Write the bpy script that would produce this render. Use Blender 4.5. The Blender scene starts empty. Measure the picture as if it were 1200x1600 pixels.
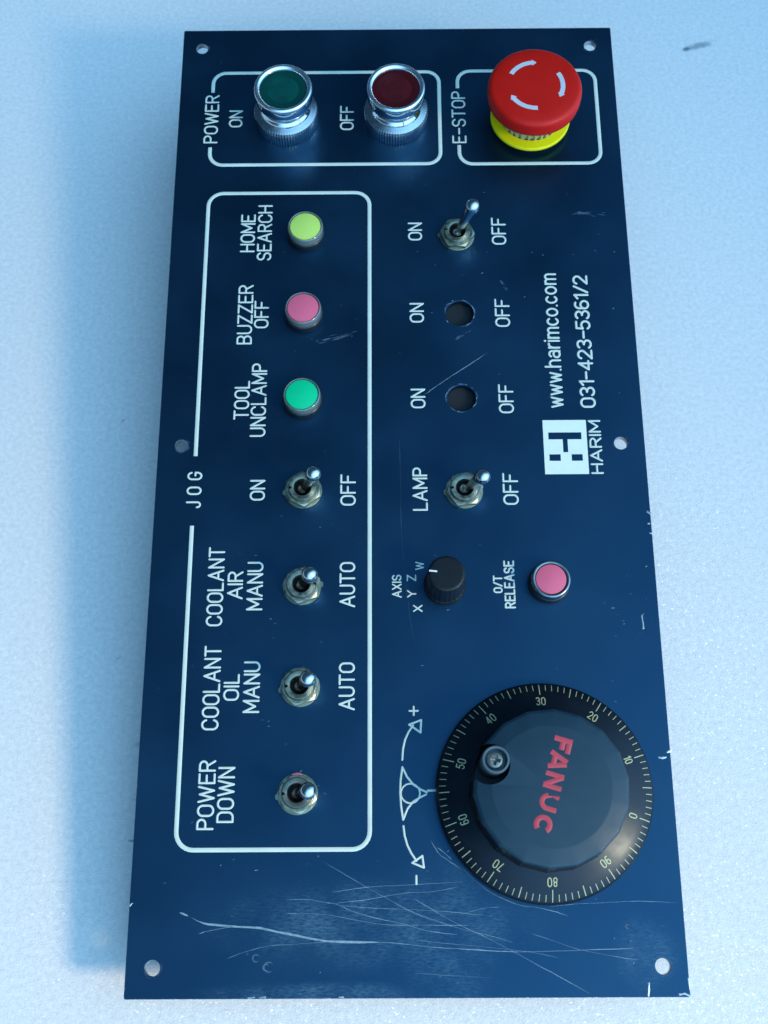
import bpy, bmesh, math, random
from mathutils import Matrix, Vector
random.seed(7)
MM = 0.001
R = math.radians
C = bpy.context.scene.collection
scene = bpy.context.scene

# ---------------------------------------------------------------- camera, world, light, exposure
TILT = math.atan(0.0998)          # the panel leans: its far end stands higher on the rear blocks
PANEL_W = Matrix.Translation((0, 0, 20 * MM * math.cos(TILT))) @ Matrix.Rotation(TILT, 4, 'X')
cam_d = bpy.data.cameras.new('camera')
cam = bpy.data.objects.new('camera', cam_d)
C.objects.link(cam)
cam.matrix_world = PANEL_W @ (Matrix.Translation((-5.272 * MM, 25.917 * MM, 449.419 * MM)) @
                              Matrix.Rotation(-0.0044542, 4, 'Z') @ Matrix.Rotation(0.0058614, 4, 'Y') @
                              Matrix.Rotation(0.3333748, 4, 'X'))
cam_d.sensor_fit = 'VERTICAL'
cam_d.sensor_height = 36
cam_d.lens = 1844.1 / 1600 * 36
cam_d.clip_start = 0.01
cam_d.clip_end = 50
cam_d.dof.use_dof = True
cam_d.dof.focus_distance = 0.465
cam_d.dof.aperture_fstop = 22
scene.camera = cam

world = bpy.data.worlds.new('World')
scene.world = world
world.use_nodes = True
wn, wl = world.node_tree.nodes, world.node_tree.links
bg = wn['Background']
tc = wn.new('ShaderNodeTexCoord')
ramp = wn.new('ShaderNodeValToRGB')
dot = wn.new('ShaderNodeVectorMath')
dot.operation = 'DOT_PRODUCT'
dot.inputs[1].default_value = Vector((0.80, -0.72, 0.34)).normalized()
wl.new(tc.outputs['Generated'], dot.inputs[0])
wmr = wn.new('ShaderNodeMapRange')
wmr.inputs[1].default_value = -1
wmr.inputs[2].default_value = 1
wl.new(dot.outputs['Value'], wmr.inputs[0])
ramp.color_ramp.elements[0].position = 0.0
ramp.color_ramp.elements[0].color = (0.032, 0.097, 0.181, 1)
ramp.color_ramp.elements[1].position = 1.0
ramp.color_ramp.elements[1].color = (1.166, 2.518, 3.871, 1)
for pos_, col_ in ((0.50, (0.032, 0.097, 0.181, 1)), (0.60, (0.093, 0.251, 0.460, 1)), (0.70, (0.467, 1.145, 1.959, 1)), (0.85, (1.026, 2.346, 3.750, 1))):
    ramp.color_ramp.elements.new(pos_).color = col_
wl.new(wmr.outputs[0], ramp.inputs[0])
wl.new(ramp.outputs[0], bg.inputs[0])
bg.inputs[1].default_value = 0.79

def area(name, loc, target, size, power, color):
    d = bpy.data.lights.new(name, 'AREA')
    d.shape = 'DISK'
    d.size = size
    d.energy = power
    d.color = color
    o = bpy.data.objects.new(name, d)
    C.objects.link(o)
    o.location = loc
    o.rotation_euler = (Vector(target) - Vector(loc)).to_track_quat('-Z', 'Y').to_euler()
    return o

KEY_DIR = Vector((1.22, -0.78, 1.0)).normalized()
AIM = Vector((0.02, 0.12, 0.04))
key = area('key_lamp', AIM + KEY_DIR * 1.5, (-0.26, -0.01, 0.0), 0.27, 1.60, (1.0, 0.83, 0.52))
key.data.spread = R(52)

scene.view_settings.view_transform = 'Standard'
scene.view_settings.look = 'None'
scene.view_settings.exposure = 0
scene.view_settings.gamma = 1
scene.view_settings.use_curve_mapping = False

# ---------------------------------------------------------------- materials
def mat(name, base, rough=0.5, metal=0.0, coat=0.0, var=0.0, vscale=200, bump=0.0, bscale=900,
        rvar=0.0, trans=0.0, ior=1.45, spec=0.5, coat_rough=0.05, sss=0.0):
    m = bpy.data.materials.new(name)
    m.use_nodes = True
    n, l = m.node_tree.nodes, m.node_tree.links
    b = n['Principled BSDF']
    b.inputs['Base Color'].default_value = (*base, 1)
    b.inputs['Roughness'].default_value = rough
    b.inputs['Metallic'].default_value = metal
    b.inputs['IOR'].default_value = ior
    b.inputs['Coat Weight'].default_value = coat
    b.inputs['Coat Roughness'].default_value = coat_rough
    b.inputs['Transmission Weight'].default_value = trans
    b.inputs['Specular IOR Level'].default_value = spec
    if sss:
        b.inputs['Subsurface Weight'].default_value = sss
        b.inputs['Subsurface Radius'].default_value = (0.002, 0.002, 0.002)
    t = n.new('ShaderNodeTexCoord')
    if var or rvar:
        no = n.new('ShaderNodeTexNoise')
        no.inputs['Scale'].default_value = vscale
        no.inputs['Detail'].default_value = 6
        l.new(t.outputs['Object'], no.inputs['Vector'])
        if var:
            mx = n.new('ShaderNodeMix')
            mx.data_type = 'RGBA'
            mx.inputs[6].default_value = (*[c * (1 - var) for c in base], 1)
            mx.inputs[7].default_value = (*[min(1, c * (1 + var)) for c in base], 1)
            l.new(no.outputs['Fac'], mx.inputs[0])
            l.new(mx.outputs[2], b.inputs['Base Color'])
        if rvar:
            mr = n.new('ShaderNodeMapRange')
            mr.inputs[1].default_value = 0.3
            mr.inputs[2].default_value = 0.7
            mr.inputs[3].default_value = max(0.02, rough - rvar)
            mr.inputs[4].default_value = min(1, rough + rvar)
            l.new(no.outputs['Fac'], mr.inputs[0])
            l.new(mr.outputs[0], b.inputs['Roughness'])
    if bump:
        nb = n.new('ShaderNodeTexNoise')
        nb.inputs['Scale'].default_value = bscale
        nb.inputs['Detail'].default_value = 4
        l.new(t.outputs['Object'], nb.inputs['Vector'])
        bp = n.new('ShaderNodeBump')
        bp.inputs['Strength'].default_value = bump
        bp.inputs['Distance'].default_value = 0.0002
        l.new(nb.outputs['Fac'], bp.inputs['Height'])
        l.new(bp.outputs[0], b.inputs['Normal'])
    return m

def plate_material():
    m = bpy.data.materials.new('navy_anodised_plate')
    m.use_nodes = True
    n, l = m.node_tree.nodes, m.node_tree.links
    b = n['Principled BSDF']
    t = n.new('ShaderNodeTexCoord')
    # slow grime variation
    no = n.new('ShaderNodeTexNoise')
    no.inputs['Scale'].default_value = 22
    no.inputs['Detail'].default_value = 7
    l.new(t.outputs['Object'], no.inputs['Vector'])
    mx = n.new('ShaderNodeMix'); mx.data_type = 'RGBA'
    mx.inputs[6].default_value = (0.0165, 0.061, 0.118, 1)
    mx.inputs[7].default_value = (0.0205, 0.073, 0.140, 1)
    l.new(no.outputs['Fac'], mx.inputs[0])
    # rubbed area low on the plate, made of fine short streaks
    sx = n.new('ShaderNodeSeparateXYZ')
    l.new(t.outputs['Object'], sx.inputs[0])
    def math_node(op, a, bb=None):
        q = n.new('ShaderNodeMath'); q.operation = op
        for i, v in enumerate((a, bb)):
            if v is None: continue
            if isinstance(v, (int, float)): q.inputs[i].default_value = v
            else: l.new(v, q.inputs[i])
        return q.outputs[0]
    def blob(cx, cy, rx, ry):
        dx = math_node('DIVIDE', math_node('SUBTRACT', sx.outputs['X'], cx * MM), rx * MM)
        dy = math_node('DIVIDE', math_node('SUBTRACT', sx.outputs['Y'], cy * MM), ry * MM)
        d = math_node('SQRT', math_node('ADD', math_node('MULTIPLY', dx, dx), math_node('MULTIPLY', dy, dy)))
        q = n.new('ShaderNodeMapRange'); q.interpolation_type = 'SMOOTHSTEP'
        q.inputs[1].default_value = 1.0; q.inputs[2].default_value = 0.25
        q.inputs[3].default_value = 0.0; q.inputs[4].default_value = 1.0
        l.new(d, q.inputs[0])
        return q.outputs[0]
    mask = math_node('MAXIMUM', blob(-12, 25, 72, 19), math_node('MULTIPLY', blob(14, 20, 26, 34), 0.7))
    mask = math_node('MAXIMUM', mask, math_node('MULTIPLY', blob(-30, 1.5, 58, 5), 0.9))
    mask = math_node('MAXIMUM', mask, math_node('MULTIPLY', blob(86, 15, 14, 16), 0.6))
    mp = n.new('ShaderNodeMapping')
    mp.inputs['Scale'].default_value = (420, 1500, 300)
    mp.inputs['Rotation'].default_value = (0, 0, R(14))
    l.new(t.outputs['Object'], mp.inputs[0])
    st = n.new('ShaderNodeTexNoise'); st.inputs['Scale'].default_value = 1.0; st.inputs['Detail'].default_value = 5
    st.inputs['Roughness'].default_value = 0.7
    l.new(mp.outputs[0], st.inputs['Vector'])
    big = n.new('ShaderNodeTexNoise'); big.inputs['Scale'].default_value = 70; big.inputs['Detail'].default_value = 5
    l.new(t.outputs['Object'], big.inputs['Vector'])
    sr = n.new('ShaderNodeMapRange')
    sr.inputs[1].default_value = 0.36; sr.inputs[2].default_value = 0.72
    l.new(st.outputs['Fac'], sr.inputs[0])
    br = n.new('ShaderNodeMapRange')
    br.inputs[1].default_value = 0.38; br.inputs[2].default_value = 0.66
    l.new(big.outputs['Fac'], br.inputs[0])
    rub = math_node('MULTIPLY', math_node('MULTIPLY', mask, sr.outputs[0]), math_node('ADD', math_node('MULTIPLY', br.outputs[0], 0.8), 0.2))
    mx2 = n.new('ShaderNodeMix'); mx2.data_type = 'RGBA'
    mx2.inputs[7].default_value = (0.19, 0.31, 0.38, 1)
    l.new(math_node('MULTIPLY', rub, 0.72), mx2.inputs[0])
    l.new(mx.outputs[2], mx2.inputs[6])
    # sparse pale dust specks
    vo = n.new('ShaderNodeTexVoronoi'); vo.inputs['Scale'].default_value = 160
    l.new(t.outputs['Object'], vo.inputs['Vector'])
    vr = n.new('ShaderNodeMapRange')
    vr.inputs[1].default_value = 0.10; vr.inputs[2].default_value = 0.04
    l.new(vo.outputs['Distance'], vr.inputs[0])
    sc = n.new('ShaderNodeSeparateColor')
    l.new(vo.outputs['Color'], sc.inputs[0])
    keep = math_node('GREATER_THAN', sc.outputs[0], 0.86)
    mx3 = n.new('ShaderNodeMix'); mx3.data_type = 'RGBA'
    mx3.inputs[7].default_value = (0.22, 0.30, 0.36, 1)
    l.new(math_node('MULTIPLY', math_node('MULTIPLY', vr.outputs[0], keep), 0.22), mx3.inputs[0])
    l.new(mx2.outputs[2], mx3.inputs[6])
    l.new(mx3.outputs[2], b.inputs['Base Color'])
    rr = n.new('ShaderNodeMapRange')
    rr.inputs[1].default_value = 0.3; rr.inputs[2].default_value = 0.7
    rr.inputs[3].default_value = 0.28; rr.inputs[4].default_value = 0.44
    l.new(no.outputs['Fac'], rr.inputs[0])
    l.new(math_node('ADD', rr.outputs[0], math_node('MULTIPLY', rub, 0.25)), b.inputs['Roughness'])
    b.inputs['Metallic'].default_value = 0.93
    fine = n.new('ShaderNodeTexNoise'); fine.inputs['Scale'].default_value = 1500; fine.inputs['Detail'].default_value = 3
    l.new(t.outputs['Object'], fine.inputs['Vector'])
    bp = n.new('ShaderNodeBump'); bp.inputs['Strength'].default_value = 0.10; bp.inputs['Distance'].default_value = 0.0002
    l.new(fine.outputs['Fac'], bp.inputs['Height'])
    l.new(bp.outputs[0], b.inputs['Normal'])
    return m

def foam_material():
    m = bpy.data.materials.new('white_packing_foam')
    m.use_nodes = True
    n, l = m.node_tree.nodes, m.node_tree.links
    b = n['Principled BSDF']
    t = n.new('ShaderNodeTexCoord')
    no = n.new('ShaderNodeTexNoise'); no.inputs['Scale'].default_value = 14; no.inputs['Detail'].default_value = 8
    l.new(t.outputs['Object'], no.inputs['Vector'])
    mx = n.new('ShaderNodeMix'); mx.data_type = 'RGBA'
    mx.inputs[6].default_value = (0.80, 0.745, 0.725, 1)
    mx.inputs[7].default_value = (0.87, 0.81, 0.785, 1)
    l.new(no.outputs['Fac'], mx.inputs[0])
    gr = n.new('ShaderNodeTexNoise'); gr.inputs['Scale'].default_value = 480; gr.inputs['Detail'].default_value = 4
    gr.inputs['Roughness'].default_value = 0.7
    l.new(t.outputs['Object'], gr.inputs['Vector'])
    grr = n.new('ShaderNodeMapRange')
    grr.inputs[1].default_value = 0.3; grr.inputs[2].default_value = 0.7
    grr.inputs[3].default_value = 0.88; grr.inputs[4].default_value = 1.10
    l.new(gr.outputs['Fac'], grr.inputs[0])
    mg = n.new('ShaderNodeMix'); mg.data_type = 'RGBA'; mg.blend_type = 'MULTIPLY'
    mg.inputs[0].default_value = 1.0
    l.new(mx.outputs[2], mg.inputs[6]); l.new(grr.outputs[0], mg.inputs[7])
    last = mg.outputs[2]
    sx = n.new('ShaderNodeSeparateXYZ')
    l.new(t.outputs['Object'], sx.inputs[0])
    def mn(op, a, bb=None):
        q = n.new('ShaderNodeMath'); q.operation = op
        for i, v in enumerate((a, bb)):
            if v is None: continue
            if isinstance(v, (int, float)): q.inputs[i].default_value = v
            else: l.new(v, q.inputs[i])
        return q.outputs[0]
    jit = n.new('ShaderNodeTexNoise'); jit.inputs['Scale'].default_value = 260
    l.new(t.outputs['Object'], jit.inputs['Vector'])
    # smears of dirt, each with its own outline
    for (cx, cy, rx, ry, ang, k, col) in ((162, 472, 12, 3.2, 20, 0.75, (0.22, 0.27, 0.30)),
                                          (155, 469.5, 3.5, 1.7, 20, 0.8, (0.10, 0.13, 0.16)),
                                          (-106, 96, 4.5, 1.4, 12, 0.45, (0.3, 0.36, 0.40)),
                                          (-104, 74, 4, 0.8, 5, 0.5, (0.3, 0.36, 0.40)),
                                          (-106, 58, 2.4, 0.7, -5, 0.7, (0.15, 0.2, 0.25)),
                                          (-118, 132, 2.0, 0.6, 30, 0.5, (0.2, 0.25, 0.3)),
                                          (-126, 245, 1.6, 0.7, 40, 0.5, (0.2, 0.25, 0.3))):
        ca, sa = math.cos(R(ang)), math.sin(R(ang))
        dx = mn('SUBTRACT', sx.outputs['X'], cx * MM); dy = mn('SUBTRACT', sx.outputs['Y'], cy * MM)
        u = mn('DIVIDE', mn('ADD', mn('MULTIPLY', dx, ca), mn('MULTIPLY', dy, sa)), rx * MM)
        v = mn('DIVIDE', mn('SUBTRACT', mn('MULTIPLY', dy, ca), mn('MULTIPLY', dx, sa)), ry * MM)
        d = mn('SQRT', mn('ADD', mn('MULTIPLY', u, u), mn('MULTIPLY', v, v)))
        d = mn('ADD', d, mn('MULTIPLY', mn('SUBTRACT', jit.outputs['Fac'], 0.5), 0.9))
        q = n.new('ShaderNodeMapRange'); q.interpolation_type = 'SMOOTHSTEP'
        q.inputs[1].default_value = 1.0; q.inputs[2].default_value = 0.2
        q.inputs[3].default_value = 0; q.inputs[4].default_value = k
        l.new(d, q.inputs[0])
        mm = n.new('ShaderNodeMix'); mm.data_type = 'RGBA'
        mm.inputs[7].default_value = (*col, 1)
        l.new(q.outputs[0], mm.inputs[0]); l.new(last, mm.inputs[6])
        last = mm.outputs[2]
    l.new(last, b.inputs['Base Color'])
    b.inputs['Roughness'].default_value = 0.32
    b.inputs['Specular IOR Level'].default_value = 0.5
    # closed-cell skin: a fine grain, and little flat cells, each tipped its own way, so that some of them glint
    mp = n.new('ShaderNodeMapping'); mp.inputs['Scale'].default_value = (1, 1.3, 1)
    l.new(t.outputs['Object'], mp.inputs[0])
    wv = n.new('ShaderNodeTexNoise'); wv.inputs['Scale'].default_value = 1100; wv.inputs['Detail'].default_value = 4
    wv.inputs['Roughness'].default_value = 0.6
    l.new(mp.outputs[0], wv.inputs['Vector'])
    lo = n.new('ShaderNodeTexNoise'); lo.inputs['Scale'].default_value = 60; lo.inputs['Detail'].default_value = 3
    l.new(mp.outputs[0], lo.inputs['Vector'])
    bp = n.new('ShaderNodeBump'); bp.inputs['Strength'].default_value = 0.40; bp.inputs['Distance'].default_value = 0.0004
    l.new(mn('ADD', wv.outputs['Fac'], mn('MULTIPLY', lo.outputs['Fac'], 0.8)), bp.inputs['Height'])
    l.new(bp.outputs[0], b.inputs['Normal'])
    vo = n.new('ShaderNodeTexVoronoi'); vo.inputs['Scale'].default_value = 1500
    l.new(mp.outputs[0], vo.inputs['Vector'])
    ge = n.new('ShaderNodeNewGeometry')
    def vm(op, a_, b_=None):
        q = n.new('ShaderNodeVectorMath'); q.operation = op
        for i, v in enumerate((a_, b_)):
            if v is None: continue
            if isinstance(v, tuple): q.inputs[i].default_value = v
            else: l.new(v, q.inputs[i])
        return q.outputs[0]
    tip = vm('MULTIPLY', vm('SUBTRACT', vo.outputs['Color'], (0.5, 0.5, 0.5)), (1.25, 1.25, 0.0))
    l.new(vm('NORMALIZE', vm('ADD', ge.outputs['Normal'], tip)), b.inputs['Coat Normal'])
    patch = n.new('ShaderNodeMapRange')
    patch.inputs[1].default_value = 0.42; patch.inputs[2].default_value = 0.62
    patch.inputs[3].default_value = 0.2; patch.inputs[4].default_value = 0.6
    l.new(no.outputs['Fac'], patch.inputs[0])
    l.new(patch.outputs[0], b.inputs['Coat Weight'])
    b.inputs['Coat Roughness'].default_value = 0.25
    b.inputs['Roughness'].default_value = 0.5
    b.inputs['Specular IOR Level'].default_value = 0.3
    return m

M = {
    'plate': plate_material(),
    'foam': foam_material(),
    'paint': mat('pale_engraving_paint', (0.66, 0.70, 0.60), 0.45, var=0.16, vscale=120, bump=0.1),
    'cream': mat('cream_engraving_paint', (0.82, 0.84, 0.74), 0.45, var=0.07, vscale=200, bump=0.08),
    'dim_paint': mat('worn_dial_paint', (0.46, 0.45, 0.25), 0.5, var=0.2, vscale=500),
    'bare': mat('bare_aluminium', (0.46, 0.48, 0.50), 0.42, 0.9, var=0.1, vscale=800, bump=0.3),
    'scratch': mat('scratched_metal', (0.27, 0.36, 0.41), 0.5, 0.3, var=0.5, vscale=500),
    'scuff': mat('scuffed_paint', (0.060, 0.11, 0.17), 0.55, 0.0, var=0.6, vscale=900),
    'chrome': mat('chrome', (0.80, 0.81, 0.82), 0.08, 1.0, rvar=0.04, vscale=300),
    'satin': mat('satin_chrome', (0.44, 0.46, 0.48), 0.22, 1.0, var=0.12, vscale=500, rvar=0.08),
    'rim_metal': mat('dull_plated_rim', (0.30, 0.31, 0.31), 0.25, 1.0, var=0.3, vscale=400),
    'ring': mat('polished_ring', (0.88, 0.89, 0.90), 0.24, 1.0, rvar=0.06, vscale=300),
    'nickel': mat('tarnished_nickel', (0.34, 0.34, 0.25), 0.38, 1.0, var=0.3, vscale=420, rvar=0.12, bump=0.12),
    'nickel_alt': mat('stained_nickel', (0.30, 0.31, 0.25), 0.44, 1.0, var=0.5, vscale=650, rvar=0.15, bump=0.2),
    'dark_nickel': mat('dull_nickel', (0.20, 0.20, 0.165), 0.42, 0.9, var=0.3, vscale=400, bump=0.1),
    'lever': mat('plated_lever', (0.60, 0.60, 0.60), 0.16, 1.0, rvar=0.06, vscale=500),
    'hole': mat('dark_bore', (0.012, 0.013, 0.014), 0.7, var=0.3),
    'black': mat('black_plastic', (0.009, 0.010, 0.012), 0.28, var=0.3, vscale=300, rvar=0.07),
    'matt_black': mat('matt_black_plastic', (0.006, 0.008, 0.011), 0.46, spec=0.35, var=0.3, vscale=300),
    'knob': mat('charcoal_knob_plastic', (0.012, 0.036, 0.058), 0.36, var=0.12, vscale=140, rvar=0.05, bump=0.05, bscale=2500),
    'dial': mat('black_dial_enamel', (0.004, 0.006, 0.010), 0.36, var=0.2, vscale=120, rvar=0.05, bump=0.03, bscale=1500),
    'red_logo': mat('red_print', (0.52, 0.055, 0.075), 0.45, var=0.1, vscale=300),
    'estop': mat('red_plastic', (0.60, 0.008, 0.003), 0.42, spec=0.28, var=0.14, vscale=90, rvar=0.05, bump=0.03, bscale=1200),
    'arrow': mat('white_print', (0.58, 0.56, 0.60), 0.5, var=0.12, vscale=300),
    'yellow': mat('yellow_plastic', (0.88, 0.72, 0.0), 0.42, var=0.05),
    'clear_rib': mat('clear_yellowish_plastic', (0.55, 0.50, 0.22), 0.25, var=0.2, vscale=200, trans=0.25),
    'rim_clear': mat('clear_acrylic', (0.24, 0.27, 0.26), 0.12, coat=1.0, trans=0.5, ior=1.45),
    'lime': mat('lime_insert', (0.54, 0.72, 0.14), 0.38, var=0.06, vscale=150),
    'pink': mat('pink_insert', (0.76, 0.13, 0.21), 0.38, var=0.06, vscale=150),
    'green': mat('green_insert', (0.0, 0.55, 0.235), 0.38, var=0.06, vscale=150),
    'lens_green': mat('green_lens', (0.0, 0.042, 0.036), 0.14, coat=0.4, var=0.15, vscale=120),
    'lens_green_in': mat('green_lens_core', (0.0, 0.060, 0.048), 0.12, coat=1.0, var=0.75, vscale=130),  # strong blotches in the colour imitate reflections inside the lens
    'lens_red': mat('red_lens', (0.058, 0.002, 0.004), 0.14, coat=0.4, var=0.15, vscale=120),
    'lens_red_in': mat('red_lens_core', (0.078, 0.003, 0.005), 0.12, coat=1.0, var=0.8, vscale=130),  # inner reflections painted in as blotches, as for the green core
    'hole_dark': mat('hole_darkener_black', (0.009, 0.012, 0.016), 0.7, var=0.3, vscale=150),  # for the added backing that darkens the empty holes
    'white': mat('white_pointer', (0.8, 0.82, 0.82), 0.4),
    'steel': mat('screw_steel', (0.24, 0.27, 0.26), 0.5, 1.0, var=0.2, vscale=600),
    'grey_ring': mat('grey_tube', (0.10, 0.14, 0.17), 0.3, 0.3, var=0.1),
    'pinkmark': mat('pink_marker', (0.55, 0.16, 0.25), 0.5),
}

M['dial'].node_tree.nodes['Principled BSDF'].inputs['Specular Tint'].default_value = (0.72, 0.84, 1.0, 1)

# ---------------------------------------------------------------- mesh helpers (all in millimetres)
class MB:
    def __init__(self): self.v, self.f = [], []
    def add(self, vs, fs):
        o = len(self.v)
        self.v += [tuple(p) for p in vs]
        self.f += [tuple(i + o for i in q) for q in fs]
        return self
    def lathe(self, prof, seg=64, cx=0, cy=0, rmod=None, cap_top=False, cap_bottom=False):
        vs, fs = [], []
        for (r, z) in prof:
            for k in range(seg):
                a = 2 * math.pi * k / seg
                rr = r if rmod is None else rmod(r, z, a)
                vs.append((cx + rr * math.cos(a), cy + rr * math.sin(a), z))
        for i in range(len(prof) - 1):
            for k in range(seg):
                k2 = (k + 1) % seg
                fs.append((i * seg + k, i * seg + k2, (i + 1) * seg + k2, (i + 1) * seg + k))
        if cap_top: fs.append(tuple((len(prof) - 1) * seg + k for k in range(seg)))
        if cap_bottom: fs.append(tuple(seg - 1 - k for k in range(seg)))
        return self.add(vs, fs)
    def box(self, x0, x1, y0, y1, z0, z1):
        v = [(x, y, z) for z in (z0, z1) for y in (y0, y1) for x in (x0, x1)]
        return self.add(v, [(0, 2, 3, 1), (4, 5, 7, 6), (0, 1, 5, 4), (2, 6, 7, 3), (0, 4, 6, 2), (1, 3, 7, 5)])
    def stroke(self, pts, w, h=0.10, base=-0.02, closed=False, cap='round', xf=None, taper=0.0, split=38):
        """one engraved line: a low ridge of width w along pts"""
        P = [Vector((p[0], p[1])) for p in pts]
        Q = [P[0]]
        for p in P[1:]:
            if (p - Q[-1]).length > 1e-5: Q.append(p)
        P = Q
        if closed and (P[0] - P[-1]).length < 1e-5: P.pop()
        if not closed and split:
            for i in range(1, len(P) - 1):
                a, b = P[i] - P[i - 1], P[i + 1] - P[i]
                if abs(a.angle(b)) > R(split):
                    self.stroke(P[:i + 1], w, h, base, False, cap, xf, taper, split)
                    self.stroke(P[i:], w, h, base, False, cap, xf, taper, split)
                    return self
        n = len(P)
        if n < 2: return self
        offs = (-0.5, -0.36, 0.0, 0.36, 0.5)
        hs = (0.0, 0.8, 1.0, 0.8, 0.0)
        rings = []
        def ring(c, nrm, k):
            rings.append([(c.x + nrm.x * o * w * k, c.y + nrm.y * o * w * k, base + (h - base) * hh * (0.25 + 0.75 * k)) for o, hh in zip(offs, hs)])
        L = [0.0]
        for i in range(1, n): L.append(L[-1] + (P[i] - P[i - 1]).length)
        def kt(i):
            if not taper: return 1.0
            s = min(L[i], L[-1] - L[i]) / max(L[-1], 1e-6)
            return max(0.12, min(1.0, s / taper))
        def normal_at(i):
            if closed: a, b = P[i] - P[i - 1], P[(i + 1) % n] - P[i]
            elif i == 0: a = b = P[1] - P[0]
            elif i == n - 1: a = b = P[-1] - P[-2]
            else: a, b = P[i] - P[i - 1], P[i + 1] - P[i]
            a, b = a.normalized(), b.normalized()
            t = (a + b).normalized()
            s = 1 / max(0.5, math.sqrt(max(0.0, (1 + a.dot(b)) / 2)))
            return Vector((-t.y, t.x)) * s
        if not closed and cap == 'round' and not taper:
            d = (P[0] - P[1]).normalized(); nn = normal_at(0)
            for ph in (85, 60, 30):
                ring(P[0] + d * (w * 0.5 * math.sin(R(ph))), nn, math.cos(R(ph)))
        for i in range(n): ring(P[i], normal_at(i), kt(i))
        if not closed and cap == 'round' and not taper:
            d = (P[-1] - P[-2]).normalized(); nn = normal_at(n - 1)
            for ph in (30, 60, 85):
                ring(P[-1] + d * (w * 0.5 * math.sin(R(ph))), nn, math.cos(R(ph)))
        vs = [p for r in rings for p in r]
        if xf: vs = [xf(*p) for p in vs]
        fs, m = [], len(rings)
        for i in range(m if closed else m - 1):
            j = (i + 1) % m
            for k in range(4): fs.append((i * 5 + k, j * 5 + k, j * 5 + k + 1, i * 5 + k + 1))
        if not closed:
            fs.append((0, 1, 2, 3, 4)); e = (m - 1) * 5; fs.append((e + 4, e + 3, e + 2, e + 1, e))
        return self.add(vs, fs)
    def mesh(self, name, m, smooth=None):
        me = bpy.data.meshes.new(name)
        me.from_pydata([(x * MM, y * MM, z * MM) for x, y, z in self.v], [], self.f)
        bm = bmesh.new(); bm.from_mesh(me)
        bmesh.ops.recalc_face_normals(bm, faces=bm.faces)
        if smooth is not None:
            for fc in bm.faces: fc.smooth = True
            for e in bm.edges:
                if len(e.link_faces) == 2 and e.calc_face_angle(0) > R(smooth): e.smooth = False
        bm.to_mesh(me); bm.free()
        if m: me.materials.append(M[m])
        return me
    def build(self, name, m, parent=None, loc=(0, 0, 0), rz=0.0, smooth=None):
        return link(name, self.mesh(name, m, smooth), parent, loc, rz)

def link(name, me, parent=None, loc=(0, 0, 0), rz=0.0):
    o = bpy.data.objects.new(name, me)
    C.objects.link(o)
    o.location = [c * MM for c in loc]
    o.rotation_euler = (0, 0, rz)
    if parent: o.parent = parent
    return o

def copy_tree(o, parent, loc, rz=0.0):
    c = o.copy(); C.objects.link(c); c.parent = parent
    c.location = [q * MM for q in loc]; c.rotation_euler = (0, 0, rz)
    for ch in list(o.children):
        d = ch.copy(); C.objects.link(d); d.parent = c
    return c

def from_eval(o):
    dg = bpy.context.evaluated_depsgraph_get()
    dg.update()
    return bpy.data.meshes.new_from_object(o.evaluated_get(dg))

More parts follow.
